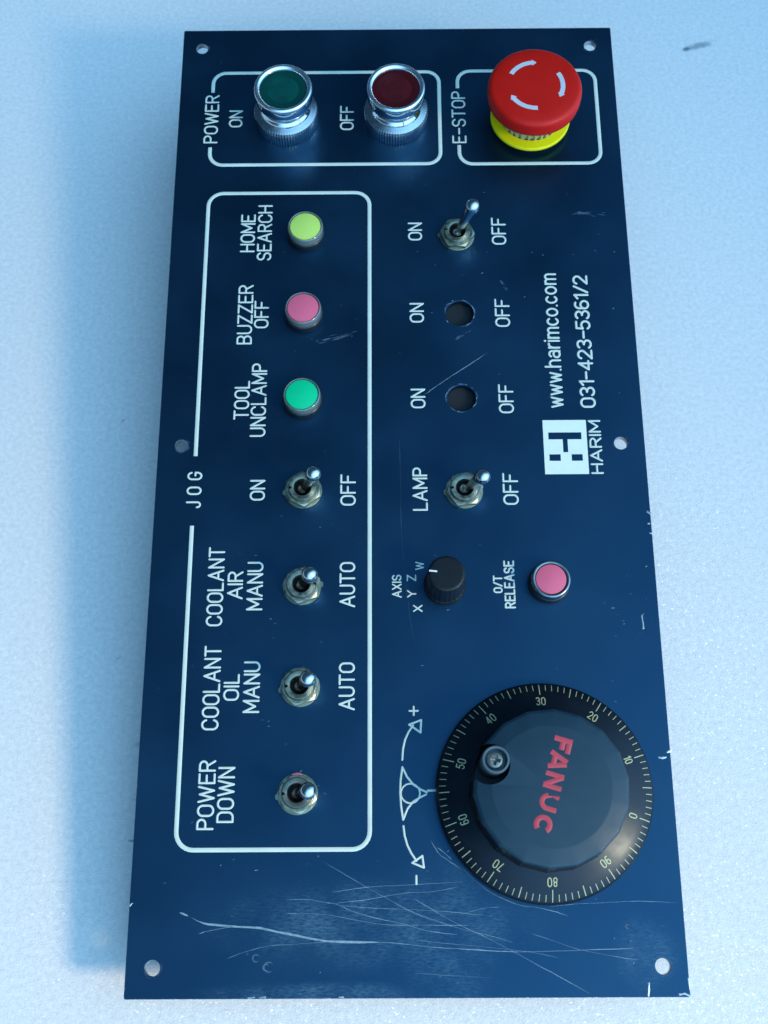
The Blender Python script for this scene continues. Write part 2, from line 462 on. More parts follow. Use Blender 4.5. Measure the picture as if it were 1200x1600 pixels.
# ---------------------------------------------------------------- stroke lettering
def arc(cx, cy, rx, ry, a0, a1, n=None):
    n = n or max(4, int(abs(a1 - a0) / 13))
    return [(cx + rx * math.cos(R(a0 + (a1 - a0) * i / n)), cy + ry * math.sin(R(a0 + (a1 - a0) * i / n))) for i in range(n + 1)]
r3 = 0.31
OV = arc(r3, 1 - r3, r3, r3, 0, 180) + arc(r3, r3, r3, r3, 180, 360)
def oval(w, h, cx=0, cy=0):
    r = w / 2
    return arc(cx + r, cy + h - r, r, r, 0, 180) + arc(cx + r, cy + r, r, r, 180, 360) + [(cx + w, cy + h - r)]
G = {   # width, strokes (cap height 1)
    'A': (.72, [[(0, 0), (.36, 1), (.72, 0)], [(.13, .34), (.59, .34)]]),
    'B': (.58, [[(0, 0), (0, 1)], [(0, 1)] + arc(.34, .76, .22, .24, 90, -90) + [(0, .52)], [(.3, .52)] + arc(.33, .26, .25, .26, 90, -90) + [(0, 0)]]),
    'C': (.62, [arc(r3, 1 - r3, r3, r3, 12, 180) + arc(r3, r3, r3, r3, 180, 348)]),
    'D': (.60, [[(0, 0), (0, 1)], [(0, 1)] + arc(.29, .69, .31, .31, 90, 0) + arc(.29, .31, .31, .31, 0, -90) + [(0, 0)]]),
    'E': (.54, [[(.54, 1), (0, 1), (0, 0), (.54, 0)], [(0, .52), (.46, .52)]]),
    'F': (.52, [[(.52, 1), (0, 1), (0, 0)], [(0, .52), (.42, .52)]]),
    'G': (.62, [arc(r3, 1 - r3, r3, r3, 12, 180) + arc(r3, r3, r3, r3, 180, 360) + [(.62, .46)], [(.62, .46), (.36, .46)]]),
    'H': (.60, [[(0, 0), (0, 1)], [(.6, 0), (.6, 1)], [(0, .52), (.6, .52)]]),
    'I': (.0, [[(0, 0), (0, 1)]]),
    'J': (.46, [[(.46, 1), (.46, .25)] + arc(.23, .23, .23, .23, 0, -180)]),
    'L': (.50, [[(0, 1), (0, 0), (.5, 0)]]),
    'M': (.74, [[(0, 0), (0, 1), (.37, .22), (.74, 1), (.74, 0)]]),
    'N': (.60, [[(0, 0), (0, 1), (.6, 0), (.6, 1)]]),
    'O': (.62, [oval(.62, 1)]),
    'P': (.56, [[(0, 0), (0, 1)], [(0, 1)] + arc(.3, .74, .26, .26, 90, -90) + [(0, .48)]]),
    'R': (.58, [[(0, 0), (0, 1)], [(0, 1)] + arc(.3, .75, .27, .25, 90, -90) + [(0, .5)], [(.3, .5), (.58, 0)]]),
    'S': (.58, [arc(.29, .75, .28, .25, 15, 270) + arc(.29, .25, .29, .25, 90, -165)]),
    'T': (.62, [[(0, 1), (.62, 1)], [(.31, 1), (.31, 0)]]),
    'U': (.60, [[(0, 1), (0, .3)] + arc(.3, .3, .3, .3, 180, 360) + [(.6, 1)]]),
    'V': (.66, [[(0, 1), (.33, 0), (.66, 1)]]),
    'W': (.92, [[(0, 1), (.23, 0), (.46, .92), (.69, 0), (.92, 1)]]),
    'X': (.62, [[(0, 0), (.62, 1)], [(0, 1), (.62, 0)]]),
    'Y': (.66, [[(0, 1), (.33, .48), (.66, 1)], [(.33, .48), (.33, 0)]]),
    'Z': (.60, [[(0, 1), (.6, 1), (0, 0), (.6, 0)]]),
    '/': (.46, [[(0, 0), (.46, 1)]]),
    '-': (.46, [[(0, .5), (.46, .5)]]),
    '.': (.0, [[(0, 0), (0.01, .0)]]),
    '0': (.60, [oval(.60, 1)]),
    '1': (.26, [[(0, .78), (.26, 1), (.26, 0)]]),
    '2': (.56, [arc(.28, .72, .28, .28, 165, -35) + [(0, 0)], [(0, 0), (.56, 0)]]),
    '3': (.56, [arc(.27, .76, .26, .24, 150, -90), arc(.28, .26, .28, .26, 90, -155)]),
    '4': (.60, [[(.44, 0), (.44, 1), (0, .28), (.6, .28)]]),
    '5': (.56, [[(.52, 1), (.06, 1), (.02, .52)], [(.02, .52)] + arc(.27, .31, .29, .31, 125, -150)]),
    '6': (.56, [oval(.56, .58), [(.02, .35)] + arc(.30, .68, .29, .32, 180, 60)]),
    '7': (.56, [[(0, 1), (.56, 1), (.2, 0)]]),
    '8': (.58, [oval(.58, .52), oval(.50, .48, .04, .52)]),
    '9': (.56, [oval(.56, .58, 0, .42), [(.54, .65)] + arc(.26, .32, .29, .32, 0, -120)]),
    'w': (.66, [[(0, .7), (.165, 0), (.33, .62), (.495, 0), (.66, .7)]]),
    'h': (.46, [[(0, 0), (0, 1)], [(0, .35)] + arc(.23, .45, .23, .25, 170, 0) + [(.46, 0)]]),
    'a': (.48, [arc(.25, .5, .21, .2, 150, 0) + [(.46, .0)], arc(.24, .21, .24, .21, 0, 360)]),
    'r': (.28, [[(0, 0), (0, .7)], [(0, .4)] + arc(.26, .42, .24, .28, 165, 80)]),
    'i': (.0, [[(0, 0), (0, .7)], [(0, .93), (0, .96)]]),
    'm': (.74, [[(0, 0), (0, .7)], [(0, .48)] + arc(.185, .5, .185, .2, 170, 0) + [(.37, 0)], [(.37, .48)] + arc(.555, .5, .185, .2, 170, 0) + [(.74, 0)]]),
    'c': (.46, [arc(.25, .35, .25, .35, 42, 318)]),
    'o': (.52, [arc(.26, .35, .26, .35, 0, 360)]),
}
CLOSED = {id(s) for k in G for s in G[k][1] if len(s) > 6 and (Vector(s[0]) - Vector(s[-1])).length < 0.02}

def write(mb, txt, cap, length, w, xf, gap=0.30, h=0.10, cap_style='round'):
    """lays txt along u from 0 to length (outer size), cap = outer height"""
    sh = cap - w
    total = sum(G[c][0] for c in txt) + gap * (len(txt) - 1)
    sx = (length - w) / total
    u = w / 2
    for ch in txt:
        gw, strokes = G[ch]
        for s in strokes:
            pts = [(u + p[0] * sx, w / 2 + p[1] * sh) for p in s]
            mb.stroke(pts, w, h, closed=id(s) in CLOSED, xf=xf, cap=cap_style)
        u += (gw + gap) * sx

def frame_xf(ox, oy, ang, oz=0.0, mirror=1):
    ca, sa = math.cos(R(ang)), math.sin(R(ang))
    return lambda u, v, z: (ox + u * ca - v * sa, oy + u * sa + v * ca, oz + z)

# ================================================================ THE SETTING
f = MB()
f.add([(-1500, -1500, 0), (1500, -1500, 0), (1500, 1500, 0), (-1500, 1500, 0)], [(0, 1, 2, 3)])
foam = f.build('foam_ground', 'foam')
foam['kind'] = 'structure'
foam['label'] = 'sheet of white packing foam the panel rests on'

# ================================================================ THE PANEL
panel = bpy.data.objects.new('control_panel', None)
C.objects.link(panel)
panel.empty_display_size = 0.05
panel.matrix_world = PANEL_W
panel['label'] = 'scratched navy blue machine control panel with push buttons, toggle switches, emergency stop and black handwheel'
panel['category'] = 'control panel'

W2, HT, TH = 100.0, 421.4, 2.5
# plate with its drilled holes
cu = bpy.data.curves.new('plate_outline', 'CURVE')
cu.dimensions = '2D'
cu.fill_mode = 'BOTH'
def spline(pts):
    s = cu.splines.new('POLY')
    s.points.add(len(pts) - 1)
    for q, p in zip(s.points, pts): q.co = (p[0] * MM, p[1] * MM, 0, 1)
    s.use_cyclic_u = True
def rrect(x0, x1, y0, y1, r, n=6):
    out = []
    for cx, cy, a in ((x1 - r, y1 - r, 0), (x0 + r, y1 - r, 90), (x0 + r, y0 + r, 180), (x1 - r, y0 + r, 270)):
        out += arc(cx, cy, r, r, a, a + 90, n)
    return out
outline = rrect(-W2, W2, 0, HT, 0.7, 3)
spline(outline)
for (x, y) in ((-91, 411), (89.8, 411), (-90.3, 210.9), (90.2, 210.9), (-90.4, 10.3), (91.1, 10.2)):
    spline([(x + 2.75 * math.cos(R(a)), y + 2.75 * math.sin(R(a))) for a in range(0, 360, 10)])
for (x, y) in ((25.5, 271.3), (25.3, 231.6)):
    spline([(x + 5.9 * math.cos(R(a)), y + 5.9 * math.sin(R(a))) for a in range(0, 360, 6)])
cu.extrude = TH / 2 * MM
cu.bevel_depth = 0.16 * MM
cu.offset = -0.16 * MM
cu.bevel_resolution = 1
tmp = bpy.data.objects.new('tmp', cu)
C.objects.link(tmp)
pm = from_eval(tmp)
bpy.data.objects.remove(tmp)
for v in pm.vertices: v.co.z -= (TH / 2 + 0.16) * MM
pm.materials.clear()
pm.materials.append(M['plate'])
pm.materials.append(M['bare'])
for p in pm.polygons:
    c = p.center / MM
    if abs(p.normal.z) < 0.3 and abs(c.x) < 98 and 2 < c.y < 419 and abs(c.x) > 40: p.material_index = 1
    else: p.material_index = 0
pm.name = 'plate'
plate = link('plate', pm, panel)

# border lines -------------------------------------------------
LW = 1.7
def border(segs):
    mb = MB()
    for s in segs: mb.stroke(s, LW, 0.10, cap='flat', split=0)
    return mb.build('border_line', 'paint', panel, smooth=40)
def open_box(x0, x1, y0, y1, r, gy0, gy1):
    """rounded box, open on its left side between gy0 and gy1"""
    return ([(x0, gy1), (x0, y1 - r)] + arc(x0 + r, y1 - r, r, r, 180, 90, 7) + arc(x1 - r, y1 - r, r, r, 90, 0, 7)
            + arc(x1 - r, y0 + r, r, r, 0, -90, 7) + arc(x0 + r, y0 + r, r, r, -90, -180, 7) + [(x0, gy0)])
border([open_box(-85.0, 19.0, 346.9, 397.0, 6, 356.3, 386.2)])
border([open_box(27.5, 91.0, 346.6, 397.2, 6, 356.6, 387.6)])
border([open_box(-84.4, -13.0, 50.7, 332.0, 6.5, 176.2, 206.3)])

# lettering ----------------------------------------------------
T = [  # text, baseline x, start y, end y, cap height, stroke, material
    ('POWER', -81.8, 358.6, 384.8, 6.5, .84), ('ON', -70.8, 367.1, 376.4, 6.3, .84), ('OFF', -20.1, 365.2, 378.5, 6.4, .84),
    ('E-STOP', 30.9, 357.7, 386.0, 6.5, .84),
    ('HOME', -63.2, 302.0, 321.1, 6.5, .84), ('SEARCH', -55.8, 297.8, 325.8, 6.5, .84),
    ('BUZZER', -63.0, 257.2, 285.8, 6.6, .84), ('OFF', -56.1, 264.8, 278.1, 6.4, .84),
    ('TOOL', -63.1, 222.5, 240.2, 6.5, .84), ('UNCLAMP', -56.0, 214.7, 248.3, 6.6, .84),
    ('JOG', -81.2, 183.7, 199.5, 6.2, .84),
    ('ON', -55.4, 186.8, 195.8, 6.3, .84), ('OFF', -18.6, 184.4, 198.0, 6.4, .84),
    ('COOLANT', -70.6, 134.8, 167.2, 6.6, .84), ('AIR', -63.0, 145.6, 157.1, 6.3, .84), ('MANU', -55.1, 141.1, 161.0, 6.5, .84),
    ('AUTO', -18.7, 142.1, 160.7, 6.3, .84),
    ('COOLANT', -70.4, 94.4, 127.1, 6.7, .84), ('OIL', -63.0, 105.6, 116.0, 6.2, .84), ('MANU', -55.1, 100.9, 120.9, 6.5, .84),
    ('AUTO', -18.7, 101.7, 120.3, 6.3, .84),
    ('POWER', -70.7, 57.8, 83.3, 6.5, .84), ('DOWN', -63.4, 60.3, 80.8, 6.5, .84),
    ('ON', 10.1, 307.3, 316.4, 6.3, .84), ('OFF', 46.9, 304.9, 318.6, 6.5, .84),
    ('ON', 10.3, 267.0, 276.5, 6.3, .84), ('OFF', 47.0, 264.7, 278.2, 6.5, .84),
    ('ON', 10.3, 227.1, 236.1, 6.3, .84), ('OFF', 47.0, 224.6, 237.9, 6.4, .84),
    ('LAMP', 10.5, 182.0, 200.8, 6.2, .84), ('OFF', 47.3, 184.3, 198.1, 6.4, .84),
    ('AXIS', -.4, 145.9, 155.3, 3.9, .62), ('X', 7.7, 140.1, 143.0, 3.8, .62), ('Y', 5.4, 145.9, 149.0, 3.8, .62),
    ('Z', 5.4, 152.6, 155.3, 3.8, .55), ('W', 8.6, 157.2, 160.6, 3.6, .5),
    ('O/T', 39.4, 147.5, 154.8, 3.8, .70), ('RELEASE', 44.3, 141.3, 160.9, 4.4, .78),
    ('www.harimco.com', 67.7, 226.9, 290.5, 7.2, .95), ('031-423-5361/2', 81.1, 226.8, 289.4, 6.6, 1.0),
    ('HARIM', 82.4, 197.4, 221.3, 5.2, .85),
]
for (txt, bx, y0, y1, cap, sw) in T:
    gap = {'JOG': .75, 'www.harimco.com': .22, '031-423-5361/2': .20}.get(txt, .23 if cap > 5 else .28)
    mb = MB()
    write(mb, txt, cap, y1 - y0, sw, frame_xf(0, 0, 90), gap)
    o = mb.build('lettering', 'paint', panel, (bx, y0, 0), smooth=60)

# maker's emblem: pale tile with the dark plate showing through
mb = MB()
xs = [58.5, 60.6, 65.2, 66.4, 68.4, 69.7, 74.2, 76.4]
ys = [197.4, 203.2, 206.1, 207.0, 212.7, 215.8, 221.3]
def emb_dark(x, y):
    if 212.7 < y < 215.8: return 60.6 < x < 74.2
    if 206.1 < y < 212.7: return 66.4 < x < 68.4 and y > 207.0
    if 203.2 < y < 206.1: return 60.6 < x < 65.2 or 69.7 < x < 74.2
    return False
bm = bmesh.new()
gv = {}
for i in range(len(xs) - 1):
    for j in range(len(ys) - 1):
        if emb_dark((xs[i] + xs[i + 1]) / 2, (ys[j] + ys[j + 1]) / 2): continue
        q = []
        for (a, b) in ((i, j), (i + 1, j), (i + 1, j + 1), (i, j + 1)):
            if (a, b) not in gv: gv[(a, b)] = bm.verts.new((xs[a] * MM, ys[b] * MM, 0.07 * MM))
            q.append(gv[(a, b)])
        bm.faces.new(q)
ext = bmesh.ops.extrude_face_region(bm, geom=bm.faces[:])
for e in ext['geom']:
    if isinstance(e, bmesh.types.BMVert): e.co.z = -0.05 * MM
bmesh.ops.recalc_face_normals(bm, faces=bm.faces)
me = bpy.data.meshes.new('emblem'); bm.to_mesh(me); bm.free()
me.materials.append(M['cream'])
link('emblem', me, panel)

# direction symbol beside the handwheel
mb = MB()
SWD = .78
mb.stroke([(-.8, 83.0), (-.5, 87.0), (.3, 90.5), (1.6, 93.3), (3.4, 95.9)], SWD)
mb.stroke([(1.9, 96.2), (6.5, 97.9), (6.2, 93.2), (1.9, 96.2)], SWD)
mb.stroke([(-.6, 58.9), (-.2, 55.5), (.8, 52.0), (2.2, 49.2), (4.0, 46.6)], SWD)
mb.stroke([(2.5, 45.9), (6.2, 48.3), (6.7, 44.2), (2.5, 45.9)], SWD)
mb.stroke([(-.8, 80.3), (-1.5, 75.6), (-1.7, 71), (-1.4, 66), (-.7, 61.2)], SWD)
mb.stroke([(-.8, 80.3), (1.0, 76.6), (3.3, 73.9), (6.0, 72.1), (8.2, 71.1)], SWD)
mb.stroke([(-.7, 61.2), (1.0, 65.2), (3.0, 67.6), (5.6, 69.2), (8.0, 70.3)], SWD)
mb.stroke(arc(2.1, 70.7, 3.55, 3.55, 0, 360, 30), SWD * .85, closed=True)
mb.stroke([(8.6, 71.7), (12.4, 71.8)], .9)
mb.stroke([(2.1, 101.4), (5.3, 101.4)], .75); mb.stroke([(3.7, 99.8), (3.7, 103.0)], .75, h=.11)
mb.stroke([(3.9, 38.5), (3.9, 41.3)], .8)
mb.build('direction_symbol', 'paint', panel, smooth=60)

# wear: scratches, chips, scuffs, rubbed hole rims --------------
SCR=[
 ('A',0.55,[(-82.1, 29.2), (-78.0, 27.7), (-72.4, 25.3), (-60.8, 24.3), (-52.9, 23.8), (-45.8, 22.4), (-34.8, 20.3), (-24.9, 19.0), (-6.0, 18.7)]),
 ('A2',0.3,[(-34.8, 20.1), (-24.9, 18.8), (-6.0, 18.5), (8.8, 17.0), (28.6, 15.8), (19.5, 16.2), (37.7, 15.3), (56.0, 15.5), (84.5, 16.4)]),
 ('B',0.3,[(-74.7, 21.6), (-70.8, 22.8), (-60.8, 24.2), (-52.8, 23.6)]),
 ('C',0.2,[(-64.4, 13.2), (-61.5, 14.3), (-55.6, 16.2), (-48.7, 17.6), (-38.8, 18.2), (-26.9, 18.9)]),
 ('D',0.28,[(-45.1, 33.2), (-35.1, 33.3), (-31.0, 32.5), (-25.0, 31.6), (-19.0, 29.1), (-11.0, 26.9), (-1.0, 24.8), (8.9, 22.2), (20.8, 20.9)]),
 ('E',0.22,[(-44.0, 28.4), (-35.0, 28.5), (-27.0, 27.8), (-17.0, 26.0), (-7.0, 24.6), (8.9, 24.3), (24.9, 24.2)]),
 ('F',0.25,[(-32.3, 48.7), (-29.2, 46.0), (-21.0, 41.3), (-8.0, 34.1), (1.0, 29.5), (9.0, 26.1), (16.9, 23.8)]),
 ('F2',0.24,[(1.4, 34.3), (17.0, 25.5), (31.0, 19.0), (48.8, 9.7), (66.9, 0.1)]),
 ('G',0.2,[(1.3, 29.1), (10.5, 26.0), (19.6, 23.1), (31.5, 20.3), (40.5, 17.6)]),
 ('G2',0.15,[(1.2, 19.5), (14.9, 18.1), (31.4, 16.6), (45.0, 15.0), (56.7, 12.6)]),
 ('H',0.25,[(-28.1, 35.6), (-14.0, 37.4), (-0.9, 38.1), (23.3, 39.2)]),
 ('I',0.24,[(-27.0, 31.8), (-15.0, 33.1), (-0.9, 35.3), (10.2, 35.9), (20.8, 37.8)]),
 ('J',0.22,[(-27.0, 31.6), (-15.0, 30.5), (1.0, 29.7), (15.0, 28.9), (29.0, 27.5), (31.3, 27.4)]),
 ('K',0.25,[(19.7, 44.9), (29.3, 36.4), (40.2, 31.3), (47.5, 30.2), (53.9, 28.7), (59.4, 26.9)]),
 ('L',0.22,[(51.2, 30.4), (60.5, 31.3), (75.3, 31.9), (84.6, 32.2), (100.2, 31.4)]),
 ('M',0.2,[(44.4, 21.5), (52.5, 18.9), (61.5, 16.0), (74.1, 13.6), (83.1, 12.3)]),
 ('N',0.4,[(9.2, 54.0), (12.4, 49.0), (15.6, 46.7), (21.1, 43.0)]),
 ('N2',0.5,[(11.7, 51.3), (14.2, 49.4), (17.0, 46.9)]),
 ('N3',0.12,[(2.9, 8.4), (14.7, 7.5), (31.0, 6.6)]),
 ('N4',0.15,[(19.8, 28.1), (28.1, 30.0), (33.7, 30.4)]),
 ('O',0.3,[(36.8, 252.6), (28.1, 246.4), (19.0, 240.1), (9.9, 233.3)]),
 ('O2',0.25,[(3.7, 228.9), (-0.8, 225.1)]),
 ('P',0.07,[(-0.7, 215.0), (-0.4, 192.5), (-0.1, 170.7), (2.6, 139.1), (4.9, 126.4)]),
 ('chip',1.3,[(95.7, 83.5), (96.9, 83.3), (98.1, 83.7)]),
 ('chip',1.6,[(99.0, 85.6), (100.7, 85.9)]),
 ('chip',1.6,[(98.9, 181.1), (100.1, 180.1)]),
 ('chip',0.9,[(99.0, 171.9), (100.0, 171.9)]),
 ('chip',0.7,[(98.8, 176.0), (99.3, 176.0)]),
 ('chip',1.0,[(93.3, 138.1), (93.6, 134.7), (93.4, 132.9)]),
 ('chip',1.2,[(85.5, 4.5), (85.5, 2.8), (85.2, 0.7)]),
 ('chip',2.0,[(96.2, 0.9), (98.1, 1.3), (99.8, 0.4)]),
 ('chip',0.9,[(99.8, 5.9), (100.0, 2.7)]),
 ('chip',0.8,[(-55.9, 0.4), (-54.1, 0.6)]),
 ('chip',0.9,[(-52.1, 0.4), (-50.0, 0.6)]),
 ('chip',0.8,[(-23.8, 0.5), (-22.5, 0.7)]),
 ('chip',0.8,[(-99.8, 31.5), (-99.1, 32.2)]),
 ('scuff',2.2,[(-36.4, 257.9), (-31.3, 259.2), (-25.2, 261.0), (-17.7, 263.2)]),
 ('scuff',3.4,[(75.7, 320.0), (81.9, 320.4), (86.1, 320.2), (91.7, 319.3)]),
 ('scuff',1.5,[(43.1, 287.6), (45.2, 284.4), (47.0, 281.8)]),
 ('scuff',1.2,[(23.0, 258.8), (26.7, 261.0), (30.4, 263.4)]),
]

DASH= [(8.0, 301.6), (15.5, 295.0), (27.4, 290.1), (35.8, 290.8), (38.4, 301.2), (57.9, 301.0), (62.5, 299.5), (75.8, 299.7), (85.4, 301.5), (53.7, 279.0), (41.4, 242.4), (13.7, 271.6), (91.4, 273.2), (81.9, 282.6), (91.3, 233.7), (93.7, 300.9), (38.0, 331.6), (-23.2, 261.7), (-20.5, 260.8), (-78.7, 60.6), (-84.7, 209.9), (-32.9, 175.2), (-28.1, 176.3), (-64.7, 164.1), (-58.3, 163.6), (-48.5, 180.2), (-17.5, 168.6), (-51.7, 137.6), (-49.9, 135.8), (13.1, 163.1), (17.7, 140.8), (95.6, 145.0), (89.5, 146.9), (96.6, 158.1), (88.7, 154.2), (92.0, 130.9), (86.1, 134.8), (82.6, 130.2), (79.2, 143.3), (82.3, 141.2), (83.9, 138.6), (85.9, 136.0), (93.9, 138.6), (80.1, 112.4), (59.0, 117.3), (7.3, 118.8), (92.0, 23.7), (92.7, 18.7), (74.5, 19.6), (67.4, 15.6), (49.1, 15.2), (80.2, 18.7), (78.4, 10.2), (76.0, 8.1), (80.8, 11.3), (-53.8, 98.2), (-51.4, 97.7), (-67.5, 45.3), (-62.9, 47.3), (-31.9, 48.3), (-54.5, 43.5), (-87.5, 39.2), (-35.9, 45.6), (-51.3, 95.8), (-32.1, 73.6), (-29.6, 70.7), (-38.8, 79.0), (-10.2, 46.6), (-14.8, 12.7), (-30.7, 8.6), (24.6, 36.9), (8.0, 43.0), (15.7, 49.9)]
sm, cm, um = MB(), MB(), MB()
def smooth_line(L, n=5):
    if len(L) < 3: return L
    out = []
    for i in range(len(L) - 1):
        p0, p1, p2, p3 = L[max(0, i - 1)], L[i], L[i + 1], L[min(len(L) - 1, i + 2)]
        for k in range(n):
            t = k / n
            out.append(tuple(.5 * (2 * p1[a] + (p2[a] - p0[a]) * t + (2 * p0[a] - 5 * p1[a] + 4 * p2[a] - p3[a]) * t * t
                                   + (3 * p1[a] - p0[a] - 3 * p2[a] + p3[a]) * t ** 3) + random.uniform(-.05, .05) for a in (0, 1)))
    return out + [L[-1]]
zz = 0.02
for (nm, w, L) in SCR:
    zz += 0.0012
    if nm == 'chip':
        for k in range(3):
            LL = [(x + random.uniform(-.25, .25), y + random.uniform(-.25, .25)) for x, y in L]
            LL = [(max(-99.9, min(99.9, x)), max(.1, y)) for x, y in LL]
            cm.stroke(LL, w * random.uniform(.25, .6), 0.05 + k * .01, cap='round', split=0)
    elif nm == 'scuff':
        for k in range(24):
            a = random.random() * .8; b = min(1, a + random.uniform(.08, .35))
            S_ = smooth_line(L, 6); S_ = S_[int(a * len(S_)):max(int(a * len(S_)) + 2, int(b * len(S_)))]
            if len(S_) < 2: continue
            o = random.gauss(0, .38) * w * (1 - abs(a + b - 1) * .7)
            um.stroke([(x + random.uniform(-.1, .1), y + o) for x, y in S_], random.uniform(.10, .30), 0.02 + k * .0012, taper=.4, split=0)
    else:
        w *= 1.25 if nm == 'A' else 0.74
        S_ = smooth_line(L, 8)
        sm.stroke(S_, w * .55, zz, taper=.18, split=0)
        i0 = 0
        while i0 < len(S_) - 3:                        # deeper bites along the line
            i1 = min(len(S_), i0 + random.randint(4, 16))
            sm.stroke([(x, y + random.uniform(-.06, .06)) for x, y in S_[i0:i1]], w * random.uniform(.7, 1.25), zz + .0006, taper=.35, split=0)
            i0 = i1 + random.randint(0, 5)
        if w > .45:
            sm.stroke([(x + .1, y - .35) for x, y in smooth_line(L)[4:]], w * .5, zz + .0006, taper=.3, split=0)
for i, (x, y) in enumerate(DASH):
    a = random.gauss(10, 22); l_ = random.uniform(.4, 1.7)
    (sm if i % 3 == 0 else um).stroke([(x - l_ * math.cos(R(a)) / 2, y - l_ * math.sin(R(a)) / 2), (x, y + .05), (x + l_ * math.cos(R(a)) / 2, y + l_ * math.sin(R(a)) / 2)],
              random.uniform(.2, .42), 0.03 + i * .0003, taper=.45, split=0)
for i in range(90):                                    # short hairlines all over
    x, y = random.uniform(-97, 97), random.uniform(4, 415)
    a = random.gauss(8, 30); l_ = random.uniform(.3, 1.1)
    um.stroke([(x, y), (x + l_ * math.cos(R(a)), y + l_ * math.sin(R(a)))], random.uniform(.1, .24), .018 + i * .0001, taper=.45, split=0)
for (x, y, r) in ((-53.6, 13.5, 1.25), (-49.0, 10.5, 1.75), (-50.0, 10.4, 1.1), (79.5, 23.6, .7)):
    um.stroke(arc(x, y, r, r * .95, 20, 320), .5, .03 + r * .005, taper=.2, split=0)
for (x, y) in ((25.5, 271.3), (25.3, 231.6)):           # paint rubbed off round the two empty holes
    for k in range(26):
        a0 = random.uniform(0, 360); l_ = random.uniform(6, 34)
        rr = 6.35 + random.uniform(-.15, .35)
        (um if k % 4 else sm).stroke(arc(x, y, rr, rr, a0, a0 + l_), random.uniform(.2, .5), .02 + k * .001, taper=.4, split=0)
for (x, y) in ((-91, 411), (89.8, 411), (-90.3, 210.9), (90.2, 210.9), (-90.4, 10.3), (91.1, 10.2)):
    for k in range(7):
        a0 = random.uniform(180, 400); rr = 3.15 + random.uniform(-.1, .3)
        um.stroke(arc(x, y, rr, rr, a0, a0 + random.uniform(15, 60)), random.uniform(.12, .25), .02 + k * .001, taper=.4, split=0)
for i in range(24):                                    # nicks along the cut edges
    s = random.random()
    if s < .35: p = (99.93, random.uniform(2, 330)); d = (0, random.uniform(.2, .9))
    elif s < .7: p = (random.uniform(-97, 97), .07); d = (random.uniform(.2, 1.2), 0)
    else: p = (-99.93, random.uniform(2, 300)); d = (0, random.uniform(.2, .8))
    cm.stroke([p, (p[0] + d[0], p[1] + d[1])], random.uniform(.12, .3), .03, cap='round', split=0)
bm = bmesh.new(); bm.from_mesh(plate.data)
for mi, (mb, mk) in enumerate(((cm, 'bare'), (sm, 'scratch'), (um, 'scuff'))):     # wear is part of the plate's own mesh
    if mi: plate.data.materials.append(M[mk])
    me = mb.mesh('wear', mk, smooth=60)
    n0 = len(bm.faces)
    bm.from_mesh(me)
    bm.faces.ensure_lookup_table()
    for fc in bm.faces[n0:]: fc.material_index = mi + 1
    bpy.data.meshes.remove(me)
bm.to_mesh(plate.data); bm.free()

# ================================================================ CONTROLS
# ---- lit push buttons with chrome collars
def knurl(n, depth):
    return lambda r, z, a: r + depth * (math.cos(a * n) if 0 < z < 7.9 else 0.35 * math.cos(a * n))
def lamp(loc, m_out, m_in, label):
    b = MB()
    b.lathe([(11.6, 8.6), (11.2, 10.4), (10.4, 11.0), (10.2, 13.0), (10.6, 14.2), (12.3, 15.6), (12.6, 16.4), (12.6, 20.2), (10.4, 20.2), (10.3, 19.2)], 72)
    o = b.build('illuminated_button', 'chrome', panel, loc, smooth=50)
    o['label'] = label
    k = MB()
    k.lathe([(12.55, 20.1), (12.78, 20.4), (12.78, 21.6), (12.5, 22.3), (11.9, 22.6), (11.2, 22.45), (10.6, 22.0), (10.35, 21.3), (10.3, 20.3)], 80)
    k.build('bezel_ring', 'ring', o, smooth=50)
    k = MB()
    k.lathe([(14.0, 0.0), (14.25, .4), (14.25, 7.2), (13.9, 8.0), (13.3, 8.35), (12.4, 8.7), (11.4, 9.2)], 288, rmod=lambda r, z, a: r + (.14 * math.cos(a * 72) if r > 13.5 else 0))
    k.build('knurled_collar', 'satin', o, smooth=35)
    g = MB()
    g.lathe([(10.38, 21.2), (9.7, 21.35), (8.4, 21.15), (7.2, 21.0), (6.9, 20.95)], 64)
    g.build('lens', m_out, o, smooth=40)
    g = MB()
    g.lathe([(6.9, 20.95), (6.3, 20.98), (5.4, 20.95), (4.4, 20.8), (3.4, 20.85), (2.0, 20.72), (0.01, 20.65)], 64)
    g.build('lens_centre', m_in, o, smooth=40)
    s = MB(); s.lathe([(11, -2.6), (11, -20), (13, -20.5), (13, -52)], 40, cap_bottom=True)
    s.build('contact_block', 'matt_black', o, smooth=40)
    return o
lamp((-50.5, 370.6, 0), 'lens_green', 'lens_green_in', 'illuminated button with a green lens beside POWER ON')
lamp((-1.0, 370.6, 0), 'lens_red', 'lens_red_in', 'illuminated button with a dark red lens beside POWER OFF')

